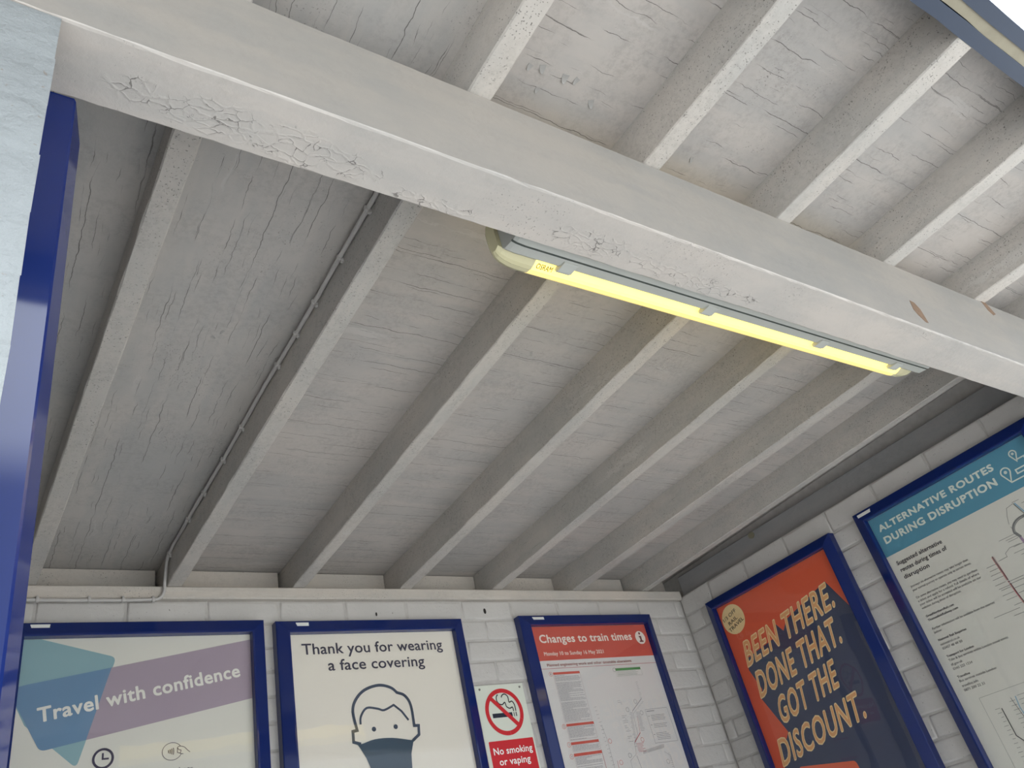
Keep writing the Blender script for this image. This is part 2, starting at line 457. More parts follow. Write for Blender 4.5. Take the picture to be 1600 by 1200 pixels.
# left wall, its end is the brick pier beside the opening
bm = bmesh.new()
box(bm, -9.0, XL - 0.004, 0.600, 0.712, ZF, 0.927)  # run beyond the pier is unseen, added to shade the platform
box(bm, XL - 0.36, XL - 0.004, 0.712, D, ZF, 1.16)
brick_face(bm, (XL, 0, 0), (0, 1, 0), (0, 0, 1), (1, 0, 0), 0.600, 0.712, ZF, 0.927, 0.228, 0.0777, 0.0777, 9)
brick_face(bm, (XL, 0, 0), (0, 1, 0), (0, 0, 1), (1, 0, 0), 0.712, D, ZF, 1.16, 0.228, 0.0777, 0.0777, 10)
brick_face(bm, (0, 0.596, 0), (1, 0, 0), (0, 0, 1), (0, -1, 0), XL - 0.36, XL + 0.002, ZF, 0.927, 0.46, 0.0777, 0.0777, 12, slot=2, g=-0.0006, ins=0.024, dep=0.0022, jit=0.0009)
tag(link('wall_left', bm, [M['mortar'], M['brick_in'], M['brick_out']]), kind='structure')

# boarded ceiling on top of the rafters
bm = bmesh.new()
for xa, xb, slot, HR_ in ((-9.0, 0.2005, 1, 0.066), (0.2005, 0.622, 1, HR), (0.622, 3.7, 0, HR)):  # unseen stretch far to the left added to shade the ground
    y0, y1 = 0.124, 2.74
    v = [bm.verts.new((x, y, zS(y) + HR_ + dz)) for dz in (0, HR - HR_ + 0.03) for y in (y0, y1) for x in (xa, xb)]
    for f in ((0, 2, 3, 1), (4, 5, 7, 6), (0, 1, 5, 4), (2, 6, 7, 3), (0, 4, 6, 2), (1, 3, 7, 5)):
        q = bm.faces.new([v[i] for i in f]); q.material_index = slot
ceil = tag(link('ceiling', bm, [M['ceil_x'], M['ceil_y']]), kind='structure')

# curled flakes of paint hanging from the ceiling, and small holes
def paint_flake(x, y, l, w, ang, curl, mat):
    bm = bmesh.new()
    rows = []
    n = 6
    for k in range(n + 1):
        t = k / n
        half = w * 0.5 * (1 - 0.75 * t ** 1.5)
        s = l * math.sin(t * 1.25) / math.sin(1.25)
        d = curl * (1 - math.cos(t * 1.5))
        row = []
        for h_ in (0.0, 0.0007):
            for sd in (-half, half):
                dx, dy = s * math.cos(ang) - sd * math.sin(ang), s * math.sin(ang) + sd * math.cos(ang)
                row.append(bm.verts.new((x + dx, y + dy, zS(y + dy) + HR - d + 0.0004 - h_)))
        rows.append(row)
    for a, c in zip(rows, rows[1:]):
        for p, q in ((0, 1), (1, 3), (3, 2), (2, 0)): bm.faces.new((a[p], a[q], c[q], c[p]))
    bm.faces.new((rows[0][0], rows[0][2], rows[0][3], rows[0][1])); bm.faces.new((rows[-1][0], rows[-1][1], rows[-1][3], rows[-1][2]))
    bmesh.ops.recalc_face_normals(bm, faces=bm.faces)
    return link('paint_flake', bm, mat, ceil)
M['flake'] = plain('flake_paint', (0.33, 0.32, 0.305), 0.7)
for fx, fy, fl_, fw, fa, fc in ((0.756, 0.548, 0.020, 0.022, 1.2, 0.010), (0.735, 0.556, 0.016, 0.018, 1.7, 0.008), (0.808, 0.546, 0.022, 0.024, 1.4, 0.011), (0.835, 0.543, 0.018, 0.018, 1.9, 0.009),
                                (0.886, 0.570, 0.022, 0.020, 1.0, 0.010), (0.774, 0.590, 0.015, 0.016, 1.6, 0.006), (1.186, 0.592, 0.016, 0.014, 1.2, 0.007), (1.452, 0.334, 0.018, 0.007, 2.2, 0.006),
                                (1.208, 1.262, 0.020, 0.012, 1.0, 0.006), (0.425, 1.425, 0.014, 0.012, 0.4, 0.005), (0.445, 1.40, 0.016, 0.010, 2.0, 0.006), (0.490, 0.866, 0.014, 0.016, 0.9, 0.005)):
    paint_flake(fx, fy, fl_ * 0.75, fw * 0.6, fa, fc * 0.45, M['flake'])
M['hole'] = plain('dark_hole', (0.02, 0.018, 0.016), 0.9)

# wall plate along the back wall
bm = bmesh.new()
R = random.Random(21)
n = 40
prev = None
for i in range(n + 1):
    x = XL + 0.002 + (XW - XL - 0.004) * i / n
    w = R.uniform(-0.0008, 0.0008)
    ring = [bm.verts.new((x, y, z)) for y, z in ((D + 0.127, 1.034), (D - 0.016 + w, 1.0335), (D - 0.019 + w, 1.037), (D - 0.019 + w, 1.0705 + w), (D - 0.016, 1.0735), (D + 0.127, 1.0735))]
    if prev:
        for k in range(6): bm.faces.new((prev[k], prev[(k + 1) % 6], ring[(k + 1) % 6], ring[k]))
    else: bm.faces.new(ring)
    prev = ring
bm.faces.new(prev[::-1])
bmesh.ops.recalc_face_normals(bm, faces=bm.faces)
tag(link('trim_1', bm, M['plate']), kind='structure')

# board let in above the right wall, painted grey for its shade
bm = bmesh.new()
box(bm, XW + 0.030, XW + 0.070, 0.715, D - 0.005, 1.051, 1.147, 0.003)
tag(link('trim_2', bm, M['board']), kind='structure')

# ---------------------------------------------------------------- rafters
RAFT = [(0.199, 0.196, 0.045), (0.601, 0.592, 0.046), (0.999, 0.996, 0.044), (1.401, 1.401, 0.049),
        (1.822, 1.806, 0.048), (2.274, 2.213, 0.056), (2.652, 2.622, 0.038)]
RLAB = ['white timber rafter nearest the left wall, dark left side beside the blue case',
        'white timber rafter with the cable clipped along its left side',
        'white timber rafter running behind the left end of the strip light',
        'white timber rafter just right of the one above the strip light left end',
        'white timber rafter crossing the beam above the right half of the strip light',
        'white timber rafter running behind the right end of the strip light',
        'thin white timber rafter next to the dark gap along the right wall']
def rafter(i):
    xa, xb, w = RAFT[i]
    y0, y1 = 0.126, D + 0.125
    bm = bmesh.new()
    R = random.Random(40 + i)
    prev = None
    n = 46
    for k in range(n + 1):
        y = y0 + (y1 - y0) * k / n
        x = xa + (xb - xa) * (y - 0.58) / 1.9
        z = zS(y)
        j = lambda s=0.0009: R.uniform(-s, s)
        c = 0.0025
        ring = [bm.verts.new(p) for p in ((x + j(), y, z + c), (x + c + j(), y, z + j(0.0004)), (x + w - c + j(), y, z + j(0.0004)), (x + w + j(), y, z + c), (x + w, y, z + HR + 0.0005), (x, y, z + HR + 0.0005))]
        if prev:
            for q in range(6): bm.faces.new((prev[q], prev[(q + 1) % 6], ring[(q + 1) % 6], ring[q]))
        else: bm.faces.new(ring)
        prev = ring
    bm.faces.new(prev[::-1])
    bmesh.ops.recalc_face_normals(bm, faces=bm.faces)
    o = link('rafter', bm, M['rafter'])
    tag(o, RLAB[i], 'rafter', 'timber rafters under the roof')
for i in range(7): rafter(i)

# blocks between the rafter feet
edges = [(XL - 0.01, XL)] + [(xb + (xb - xa) * 0.02, xb + w) for xa, xb, w in RAFT] + [(XW + 0.03, XW + 0.03)]
BLAB = ['infill block between left wall and nearest rafter, above the back wall', 'infill block between the cable and the rafter to its left',
        'infill block right of the cable rafter, above the face covering poster', 'infill block above the right part of the face covering poster',
        'infill block with a dark nail hole, above the no smoking sign', 'infill block above the left part of the train times poster',
        'infill block above the right part of the train times poster', 'dark infill block in the back right corner']
BLAB = ['infill block on the wall plate between left wall and leftmost rafter', 'infill block between leftmost rafter and the rafter carrying the cable',
        'infill block directly right of the rafter carrying the cable', 'infill block between the third and fourth rafters from the left',
        'infill block between the fourth and fifth rafters from the left', 'infill block between the fifth and sixth rafters from the left',
        'infill block between the two rightmost rafters', 'dark infill block in the back right corner beside the right wall']
for i in range(8):
    x0, x1 = edges[i][1] + 0.001, edges[i + 1][0] - (0.010 if i in (1, 2, 6) else 0.003)
    bm = bmesh.new()
    box(bm, x0, x1, D + 0.088 + 0.003 * (i % 2), D + 0.126, 1.0740, zS(D + 0.1) + (0.064 if i == 0 else HR - 0.002), 0.002, 2)
    tag(link('infill_block', bm, M['plate']), BLAB[i], 'infill block', 'infill blocks between the rafter feet')

# ---------------------------------------------------------------- main beam over the opening
bm = bmesh.new()
R = random.Random(77)
prev = None
n = 150
xs = [-0.36 + (XW + 0.22 + 0.36) * k / n for k in range(n + 1)]
for x in xs:
    j = lambda s=0.0010: R.uniform(-s, s)
    a, b_, z0 = yf(x), yb(x), zb(x)
    z1 = zS(a) - 0.0006
    z1b = zS(b_) - 0.0006
    c = 0.0024
    ring = [bm.verts.new((x, y, z)) for y, z in ((a, z0 + c + j()), (a + c * 0.4 + j(0.0006), z0 + 0.001 + j(0.0006)), (a + c + 0.002 + j(), z0), (b_ - 0.002 + j(), z0), (b_, z0 + 0.002), (b_, z1b), (a + 0.002, z1), (a, z1 - 0.003 + j(0.0006)))]
    if prev:
        for q in range(8):
            f = bm.faces.new((prev[q], prev[(q + 1) % 8], ring[(q + 1) % 8], ring[q]))
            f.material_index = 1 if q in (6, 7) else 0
    else: bm.faces.new(ring)
    prev = ring
bm.faces.new(prev[::-1])
bmesh.ops.recalc_face_normals(bm, faces=bm.faces)
beam = tag(link('timber_beam', bm, [M['beam'], M['beam_front_shaded']]), 'large white painted timber beam with cracked paint across the shelter opening', 'beam')

def flat_patch(name, pts3, nrm, t, mat, parent, label=None):
    bm = bmesh.new()
    nrm = Vector(nrm)
    lo = [bm.verts.new(Vector(p) - nrm * 0.001) for p in pts3]
    hi = [bm.verts.new(Vector(p) + nrm * t) for p in pts3]
    bm.faces.new(hi)
    for k in range(len(lo)): bm.faces.new((lo[k], lo[(k + 1) % len(lo)], hi[(k + 1) % len(lo)], hi[k]))
    bmesh.ops.recalc_face_normals(bm, faces=bm.faces)
    o = link(name, bm, mat, parent)
    if label: o['label'] = label
    return o
for pts in PATCH:
    flat_patch('bare_wood_patch', [(x, yf(x) - 0.0002, z) for x, z in pts], (0, -1, 0), 0.0006, M['chip'], beam, 'brown bare wood where paint has come off')

wb = bpy.data.objects['wall_back']
for hx, hz, ru, rv in ((1.761, 0.992, 0.006, 0.011), (1.300, 0.984, 0.003, 0.007)):
    flat_patch('fixing_hole', [(hx + ru * math.cos(t), D - 0.0012, hz + rv * math.sin(t)) for t in [k * math.pi / 6 for k in range(12)]], (0, -1, 0), 0.0008, M['hole'], wb)
tb = bpy.data.objects['trim_2']
flat_patch('fixing_cap', [(XW + 0.0295, 2.011 + 0.016 * math.cos(t), 1.132 + 0.014 * math.sin(t)) for t in [k * math.pi / 8 for k in range(16)]], (-1, 0, 0), 0.004, plain('cap_buff', S(122, 116, 98), 0.6), tb)

# ---------------------------------------------------------------- fascia at the roof edge
fz = zS(0.125)
fas = empty('fascia', (1.5, 0.112, fz))
tag(fas, 'blue painted fascia board along the front roof edge against the sky', 'fascia')
def fpart(name, y0, y1, z0, z1, mat, seed, amp=0.0012, label=None):
    bm = bmesh.new()
    R = random.Random(seed)
    prev = None
    for k in range(181):
        x = -10.5 + 12.8 * k / 180  # carried on unseen to the left, added to lengthen the roof's shadow
        a, b_ = R.uniform(-amp, amp) * 0.5, R.uniform(-amp, amp)
        ring = [bm.verts.new((x, y - 0.112, z - fz)) for y, z in ((y0 + a, z0), (y1 + b_, z0), (y1, z1), (y0, z1))]
        if prev:
            for q in range(4): bm.faces.new((prev[q], prev[(q + 1) % 4], ring[(q + 1) % 4], ring[q]))
        else: bm.faces.new(ring)
        prev = ring
    bm.faces.new(prev[::-1])
    bmesh.ops.recalc_face_normals(bm, faces=bm.faces)
    o = link(name, bm, mat, fas)
    if label: o['label'] = label
fpart('board', 0.0993, 0.1255, fz - 0.001, 1.31, M['blue_dk'], 1)
fpart('bare_strip', 0.0795, 0.0992, fz + 0.004, 1.305, M['bare'], 2, 0.0016, 'unpainted weathered wood strip')
fpart('outer_trim', 0.0545, 0.0794, fz + 0.001, 1.32, M['blue_dk'], 3)

# ---------------------------------------------------------------- strip light fixed to the back of the beam
LX0, LX1 = 0.722, 2.075
lamp = empty('strip_light', ((LX0 + LX1) / 2, 0.697, 0.99))
tag(lamp, 'long grey weatherproof strip light glowing yellow behind the beam', 'light')
lo_ = Vector(lamp.location)
def sweep(name, prof, xs, scl, centre, mats, slotf=None, smooth=False, parent=None):
    bm = bmesh.new()
    prev = None
    for i, x in enumerate(xs):
        s = scl(x)
        ring = [bm.verts.new(Vector((x, centre[0] + (y - centre[0]) * s[0], centre[1] + (z - centre[1]) * s[1])) - lo_) for y, z in prof]
        m = len(ring)
        if prev:
            for q in range(m):
                f = bm.faces.new((prev[q], prev[(q + 1) % m], ring[(q + 1) % m], ring[q]))
                if slotf: f.material_index = slotf(0.5 * (x + xs[i - 1]), q)
        else:
            f = bm.faces.new(ring)
            if slotf: f.material_index = slotf(x, -1)
        prev = ring
    f = bm.faces.new(prev[::-1])
    if slotf: f.material_index = slotf(xs[-1], -1)
    bmesh.ops.recalc_face_normals(bm, faces=bm.faces)
    return link(name, bm, mats, parent or lamp, smooth)
M['lamp_grey'] = plain('lamp_base_grey', (0.47, 0.48, 0.45), 0.45, noise=0.06, nscale=15)
M['lamp_dark'] = plain('lamp_gasket', S(84, 90, 86), 0.6)
M['lamp_lit'] = emit_mat('lamp_diffuser_lit', (0.8, 0.7, 0.3), (1.0, 0.74, 0.11), 0.95)
M['lamp_lit2'] = emit_mat('lamp_diffuser_rib', (0.75, 0.65, 0.3), (1.0, 0.76, 0.18), 0.37)
M['lamp_end'] = plain('lamp_diffuser_end', S(205, 198, 160), 0.25, coat=0.5)
base_prof = [(0.698, 0.948), (0.7225, 0.9435), (0.7235, 0.947), (0.7265, 0.947), (0.7275, 0.9445), (0.748, 0.9475), (0.7535, 0.953), (0.7535, 1.034), (0.744, 1.042), (0.698, 1.042)]
bx_ = [LX0 + 0.004, LX0 + 0.012, LX0 + 0.03] + [LX0 + 0.03 + (LX1 - LX0 - 0.05) * k / 24 for k in range(1, 25)] + [LX1 - 0.006, LX1]
def bscl(x):
    d = min(x - LX0, (LX1 - x) + 0.02)
    s = 1.0 if d > 0.03 else 0.80 + 0.20 * math.sqrt(max(0.0, 1 - (1 - d / 0.03) ** 2))
    return (1.0, s)
sweep('base', base_prof, bx_, bscl, (0.698, 0.995), [M['lamp_grey'], M['lamp_dark']], lambda x, q: 1 if q in (1, 2, 3) else 0)
dif_prof = [(0.754, 0.9545), (0.768, 0.9500), (0.776, 0.9492), (0.7775, 0.9508), (0.787, 0.9525), (0.795, 0.9595), (0.800, 0.974), (0.802, 0.995), (0.800, 1.018), (0.793, 1.030), (0.778, 1.037), (0.754, 1.037)]
dx_ = [LX0 - 0.004, LX0 - 0.001, LX0 + 0.006, LX0 + 0.018, LX0 + 0.035, LX0 + 0.055, 0.800, 0.806] + [0.806 + (1.994 - 0.806) * k / 20 for k in range(1, 21)] + [2.000, 2.02, 2.045, 2.058, 2.066]
def dscl(x):
    a = x - (LX0 - 0.006)
    b_ = 2.068 - x
    d = min(a, b_)
    s = 1.0 if d > 0.06 else 0.35 + 0.65 * math.sqrt(max(0.0, 1 - (1 - d / 0.06) ** 2))
    return (s, 0.55 + 0.45 * s)
sweep('diffuser', dif_prof, dx_, dscl, (0.754, 0.995), [M['lamp_lit'], M['lamp_end'], M['lamp_lit2']],
      lambda x, q: 1 if (x < 0.80 or x > 1.997) else (2 if q in (2, 3, 4, 5) else 0), smooth=False)
for cx in (0.862, 1.245, 1.637, 1.955):
    bm = bmesh.new()
    for (y0, y1, z0, z1) in ((0.7325, 0.7575, 0.9425, 0.952), (0.7540, 0.762, 0.9455, 0.956)):
        box(bm, cx - 0.016 - lo_.x, cx + 0.016 - lo_.x, y0 - lo_.y, y1 - lo_.y, z0 - lo_.z, z1 - lo_.z, 0.0015, 2)
    link('clip', bm, M['lamp_grey'], lamp)

# ---------------------------------------------------------------- cable clipped along the second rafter and the plate
cab = empty('cable', (0.59, 2.470, 1.026))
tag(cab, 'white painted cable clipped along a rafter and down to the wall plate', 'cable')
c0 = Vector(cab.location)
def rx(y): return 0.601 + (0.592 - 0.601) * (y - 0.58) / 1.9
def cz(y): return zS(y) + HR - 0.016 + 0.002 * math.sin(y * 9)
path = [(0.020, 2.4745, 1.0245), (0.20, 2.4745, 1.0255), (0.40, 2.4745, 1.0245), (0.545, 2.4745, 1.027), (0.573, 2.4745, 1.035), (0.583, 2.4745, 1.055), (0.5835, 2.4735, 1.078), (0.5835, 2.462, 1.11), (0.5835, 2.446, 1.148)]
path += [(rx(y) - 0.0065 - 0.0008 * math.sin(y * 13), y, cz(y)) for y in [2.40, 2.30, 2.15, 2.0, 1.85, 1.7, 1.55, 1.4, 1.25, 1.1, 0.95, 0.8, 0.703]]
bm = bmesh.new()
tube(bm, [Vector(p) - c0 for p in smooth_path(path, 5)], 0.0050, 10)
link('sheath', bm, M['cable'], cab, True)
for y in (2.43, 2.222, 2.065, 1.886, 1.733, 1.467, 1.345, 1.235, 1.093, 0.954):
    z = cz(y) if y < 2.4 else 1.158
    bm = bmesh.new()
    x = rx(y)
    box(bm, x - 0.0135 - c0.x, x + 0.001 - c0.x, y - 0.0045 - c0.y, y + 0.0045 - c0.y, z - 0.0065 - c0.z, z + 0.0065 - c0.z, 0.003, 2)
    box(bm, x - 0.0065 - c0.x, x + 0.001 - c0.x, y - 0.004 - c0.y, y + 0.004 - c0.y, z - 0.0125 - c0.z, z - 0.005 - c0.z, 0.0015)
    link('clip', bm, M['cable'], cab)
for x in (0.245, 0.377, 0.468, 0.552):
    bm = bmesh.new()
    box(bm, x - 0.0045 - c0.x, x + 0.0045 - c0.x, 2.4675 - c0.y, 2.4815 - c0.y, 1.0185 - c0.z, 1.0315 - c0.z, 0.003, 2)
    box(bm, x - 0.004 - c0.x, x + 0.004 - c0.x, 2.4735 - c0.y, 2.4815 - c0.y, 1.029 - c0.z, 1.0385 - c0.z, 0.0015)
    link('clip', bm, M['cable'], cab)

# ---------------------------------------------------------------- posters
def text_mesh(s, bold=0.0, spacing=1.0):
    """filled lettering; heavier weights are made by overlaying slightly shifted copies"""
    cu = bpy.data.curves.new('txt', 'FONT')
    cu.body = s
    cu.size = 1.0
    cu.space_character = spacing
    cu.resolution_u = 3
    o = bpy.data.objects.new('txt', cu)
    COL.objects.link(o)
    bpy.context.view_layer.update()
    dg = bpy.context.evaluated_depsgraph_get()
    me = bpy.data.meshes.new_from_object(o.evaluated_get(dg))
    bpy.data.objects.remove(o)
    bpy.data.curves.remove(cu)
    if bold > 0.001:
        bm = bmesh.new()
        for k in range(9):
            a = k * math.pi / 4
            r = 0.0 if k == 8 else bold
            n0 = len(bm.verts)
            bm.from_mesh(me)
            bm.verts.ensure_lookup_table()
            for v in bm.verts[n0:]: v.co += Vector((r * math.cos(a), r * math.sin(a), k * 0.11))
        bm.to_mesh(me)
        bm.free()
    return me
_cap = None
def cap_height():
    global _cap
    if _cap is None:
        me = text_mesh('H')
        _cap = max(v.co.y for v in me.vertices)
        bpy.data.meshes.remove(me)
    return _cap

LAY = 0.00035
class Sheet:
    """flat artwork in millimetres (u right, v down from the sheet's top left) on a parent whose local -Y faces out"""
    def __init__(s, parent, d): s.p, s.d, s.n = parent, d, 0
    def at(s, u, v, k): return Vector((u / 1000, -(s.d + LAY * k), -v / 1000))
    def mesh(s, name, polys, mat, k=1, label=None):
        bm = bmesh.new()
        for pts in polys:
            s.n = (s.n + 1) % 11
            f = bm.faces.new([bm.verts.new(s.at(u, v, k + s.n * 0.075)) for u, v in pts])
        bm.normal_update()
        for f in bm.faces:
            if f.normal.y > 0: f.normal_flip()
        o = link(name, bm, mat, s.p)
        if label: o['label'] = label
        return o
    def poly(s, name, pts, mat, k=1, label=None): return s.mesh(name, [pts], mat, k, label)
    def rect(s, name, u0, v0, u1, v1, mat, k=1, label=None): return s.poly(name, [(u0, v0), (u1, v0), (u1, v1), (u0, v1)], mat, k, label)
    def text(s, txt, BL, BR, TL, mat, k=3, bold=0.0, spacing=None, name='lettering', inner=None):
        spacing = spacing or 1.0 + 3.2 * max(0.0, bold - 0.006)
        me = text_mesh(txt, bold, spacing)
        x0 = min(v.co.x for v in me.vertices); x1 = max(v.co.x for v in me.vertices)
        c = cap_height() + 2 * bold
        if inner is not None: me = text_mesh(txt, inner, spacing)
        BL, BR, TL = Vector(BL), Vector(BR), Vector(TL)
        ex, ey = (BR - BL) / (x1 - x0), (TL - BL) / c
        for v in me.vertices:
            w = BL + ex * (v.co.x - x0) + ey * (v.co.y + bold)
            v.co = s.at(w.x, w.y, k + v.co.z)
        me.materials.clear(); me.materials.append(mat)
        me.name = name
        o = bpy.data.objects.new(name, me)
        COL.objects.link(o)
        o.parent = s.p
        return o
    def line(s, txt, u, v, u1, cap, mat, k=3, bold=0.0, dv=0.0, name='lettering'):
        return s.text(txt, (u, v), (u1, v + dv), (u, v - cap), mat, k, bold, name=name)
    @staticmethod
    def stroke(pts, w, closed=False):
        P = [Vector(p) for p in pts]
        n = len(P)
        L_, R_ = [], []
        for i in range(n):
            a = P[i - 1] if (i > 0 or closed) else None
            b = P[(i + 1) % n] if (i < n - 1 or closed) else None
            d1 = (P[i] - a).normalized() if a is not None else None
            d2 = (b - P[i]).normalized() if b is not None else None
            d1 = d1 or d2; d2 = d2 or d1
            t = (d1 + d2)
            t = t.normalized() if t.length > 1e-6 else d1
            nrm = Vector((-t.y, t.x))
            c = max(0.5, nrm.dot(Vector((-d1.y, d1.x))))
            L_.append(P[i] + nrm * (w / 2 / c)); R_.append(P[i] - nrm * (w / 2 / c))
        m = n if closed else n - 1
        return [[tuple(L_[i]), tuple(L_[(i + 1) % n]), tuple(R_[(i + 1) % n]), tuple(R_[i])] for i in range(m)]
    def lines(s, name, strokes, mat, k=2, label=None):
        polys = []
        for pts, w, cl in strokes: polys += s.stroke(pts, w, cl)
        return s.mesh(name, polys, mat, k, label)
    @staticmethod
    def circ(u, v, r, n=40, rv=None): return [(u + r * math.cos(2 * math.pi * i / n), v + (rv or r) * math.sin(2 * math.pi * i / n)) for i in range(n)]
    @staticmethod
    def curve(pts, n=6): return [(p.x, p.y) for p in smooth_path([(u, v, 0) for u, v in pts], n)]
    @staticmethod
    def rounded(pts, r):
        out = []
        n = len(pts)
        for i in range(n):
            p, a, b = Vector(pts[i]), Vector(pts[i - 1]), Vector(pts[(i + 1) % n])
            rr = r if not isinstance(r, (list, tuple)) else r[i]
            if rr <= 0: out.append(tuple(p)); continue
            q0 = p + (a - p).normalized() * rr
            q1 = p + (b - p).normalized() * rr
            for k in range(6):
                t = k / 5
                out.append(tuple(q0 * (1 - t) ** 2 + p * 2 * t * (1 - t) + q1 * t * t))
        return out

RAIL = 42.0
PROF = [(0.0, 0.000), (0.0, 0.0325), (2.5, 0.0350), (36.0, 0.0470), (40.5, 0.0470), (42.0, 0.0455), (42.0, 0.0150)]
def rail_depth(v): return 0.0350 + max(0.0, (v + RAIL - 2.5)) / 33.5 * 0.0120
def poster_case(name, label, loc, rz, W, H, paper, sticker=None, group='blue poster cases on the shelter walls', name_print='poster'):
    root = empty(name, loc, rz)
    tag(root, label, 'poster case', group)
    bm = bmesh.new()
    rings = []
    for cx, cz_, sx, sz in ((-RAIL, -RAIL, 1, 1), (W + RAIL, -RAIL, -1, 1), (W + RAIL, H + RAIL, -1, -1), (-RAIL, H + RAIL, 1, -1)):
        rings.append([bm.verts.new(((cx + sx * a) / 1000, -d, -(cz_ + sz * a) / 1000)) for a, d in PROF])
    for i in range(4):
        r0, r1 = rings[i], rings[(i + 1) % 4]
        for k in range(len(PROF) - 1): bm.faces.new((r0[k], r1[k], r1[k + 1], r0[k + 1]))
    bmesh.ops.recalc_face_normals(bm, faces=bm.faces)
    link('frame', bm, M['blue'], root)
    bm = bmesh.new()
    box(bm, -RAIL / 1000 + 0.004, (W + RAIL) / 1000 - 0.004, -0.0145, -0.0005, -(H + RAIL) / 1000 + 0.004, RAIL / 1000 - 0.004)
    link('backing', bm, M['blue'], root)
    bm = bmesh.new()
    box(bm, 0.0005, W / 1000 - 0.0005, -0.0220, -0.0146, -H / 1000 + 0.0005, -0.0005)
    pr = link(name_print, bm, paper, root)
    bm = bmesh.new()
    box(bm, 0.0005, W / 1000 - 0.0005, -0.0275, -0.0260, -H / 1000 + 0.0005, -0.0005)
    link('cover_sheet', bm, M['pane'], root)
    if sticker:
        u0, v0, u1, v1 = sticker
        bm = bmesh.new()
        lo = [bm.verts.new((u / 1000, -rail_depth(v) + 0.001, -v / 1000)) for u, v in ((u0, v0), (u1, v0), (u1, v1), (u0 + 2, v1))]
        hi = [bm.verts.new((u / 1000, -rail_depth(v) - 0.0006, -v / 1000)) for u, v in ((u0, v0), (u1, v0), (u1 - 2, v1), (u0 + 4, v1))]
        bm.faces.new(hi)
        for k in range(4): bm.faces.new((lo[k], lo[(k + 1) % 4], hi[(k + 1) % 4], hi[k]))
        bmesh.ops.recalc_face_normals(bm, faces=bm.faces)
        o = link('sticker', bm, M['label'], root); o['label'] = 'small white label'
    return root, Sheet(pr, 0.0220)

PW, PH = 620.0, 1000.0
HP = math.pi / 2

# left wall: case seen edge-on
poster_case('poster_case', 'blue poster case on the left wall seen edge-on beside the brick pier', (XL, 0.742, 0.888), HP, PW, PH, M['paper_w'])

# back wall, left poster
root, sh = poster_case('poster_case', 'blue poster case with the purple and teal travel poster on the back wall', (0.222, D, 0.914), 0, PW, PH, M['paper'], (12, -36, 61, -25))
tealp = [(-1, -1), (46, 0.5), (225, 58), (235, 75), (162, 331), (146, 338), (92, 289), (25, 228), (-1, 180)]
tealp = [(1, 1), (44, 1), (236, 58), (153, 345), (92, 289), (25, 228), (1, 180)]
sh.poly('teal_shape', Sheet.rounded(tealp, [0, 0, 16, 16, 0, 0, 0]), ink(128, 160, 168), 1)
sh.poly('purple_band', Sheet.rounded([(619, 17), (22, 123), (2, 128), (2, 175), (14, 200), (66, 296), (619, 197)], [0, 0, 0, 0, 0, 14, 0]), ink(152, 138, 152), 2)
sh.poly('overlap', Sheet.rounded([(2, 128), (22, 123), (225, 87), (172, 277), (66, 296), (14, 200), (2, 178)], [0, 0, 0, 0, 14, 0, 0]), ink(96, 128, 160), 3, 'blue overlap of the teal and purple shapes')
sh.text('Travel with confidence', (55, 225), (586, 131), (49, 186), ink(216, 214, 208), 5, 0.026)
dk = ink(52, 46, 72)
sh.lines('clock_icon', [(Sheet.circ(216, 328, 23.5), 6, True), ([(215, 314), (215, 329), (230, 329)], 4.5, False)], dk, 3)
hs = [(Sheet.circ(390, 327, 26, 36, 23)[2:34], 1.6, False)]
for q, r in enumerate((5, 10, 15, 20)):
    hs.append(([(378 + q * 4.4 + 3 * math.cos(t), 327 + (5 + q * 2.2) * math.sin(t)) for t in [-0.9 + 0.3 * k for k in range(7)]], 2.2, False))
hs.append((Sheet.curve([(404, 318), (410, 315), (422, 318), (430, 326), (438, 333)], 3), 1.8, False))
hs.append((Sheet.curve([(404, 318), (408, 324), (414, 326), (412, 334), (420, 336)], 3), 1.8, False))
hs.append(([(404, 318), (404, 331), (412, 334)], 1.8, False))
sh.lines('contactless_icon', hs, dk, 3)
sh.line('tickets', 384, 381, 446, 11, ink(70, 68, 80), 3)

# back wall, face covering poster
root, sh = poster_case('poster_case', 'blue poster case with the face covering poster on the back wall', (0.964, D, 0.909), 0, PW, PH, M['paper_c'], (24, -35, 68, -22))
navy = ink(48, 46, 66)
sh.text('Thank you for wearing', (44, 67), (568, 66), (43, 31), navy, 3, 0.012)
sh.text('a face covering', (128, 122), (485, 122), (128, 86), navy, 3, 0.012)
hd = ink(50, 62, 82)
headp = [(213, 356), (189, 348), (190, 316), (205, 314)] + Sheet.curve([(205, 314), (197, 256), (211, 220), (245, 191), (298, 178), (341, 188), (362, 206)], 5)[1:] + Sheet.curve([(366, 207), (390, 218), (407, 250), (409, 316)], 5)[0:] + [(425, 317), (422, 345), (396, 362)]
sh.lines('head_outline', [(headp, 9.5, False)], hd, 3, 'navy outline of a head with short hair')
sh.lines('hair_line', [(Sheet.curve([(219, 297), (223, 273), (246, 248), (285, 253), (307, 259), (344, 245)], 4) + [(370, 267), (391, 297)], 7, False)], hd, 3)
for eu, ev in ((263, 315), (341, 314)): sh.poly('eye', Sheet.circ(eu, ev, 7.5, 20), hd, 3)
sh.poly('mask', Sheet.curve([(196, 349), (213, 356), (261, 346), (323, 347), (390, 360)], 4) + [(400, 358), (384, 401), (380, 444), (378, 520), (340, 560), (280, 560), (246, 520), (236, 428), (226, 399), (208, 367)], ink(46, 66, 84), 4)

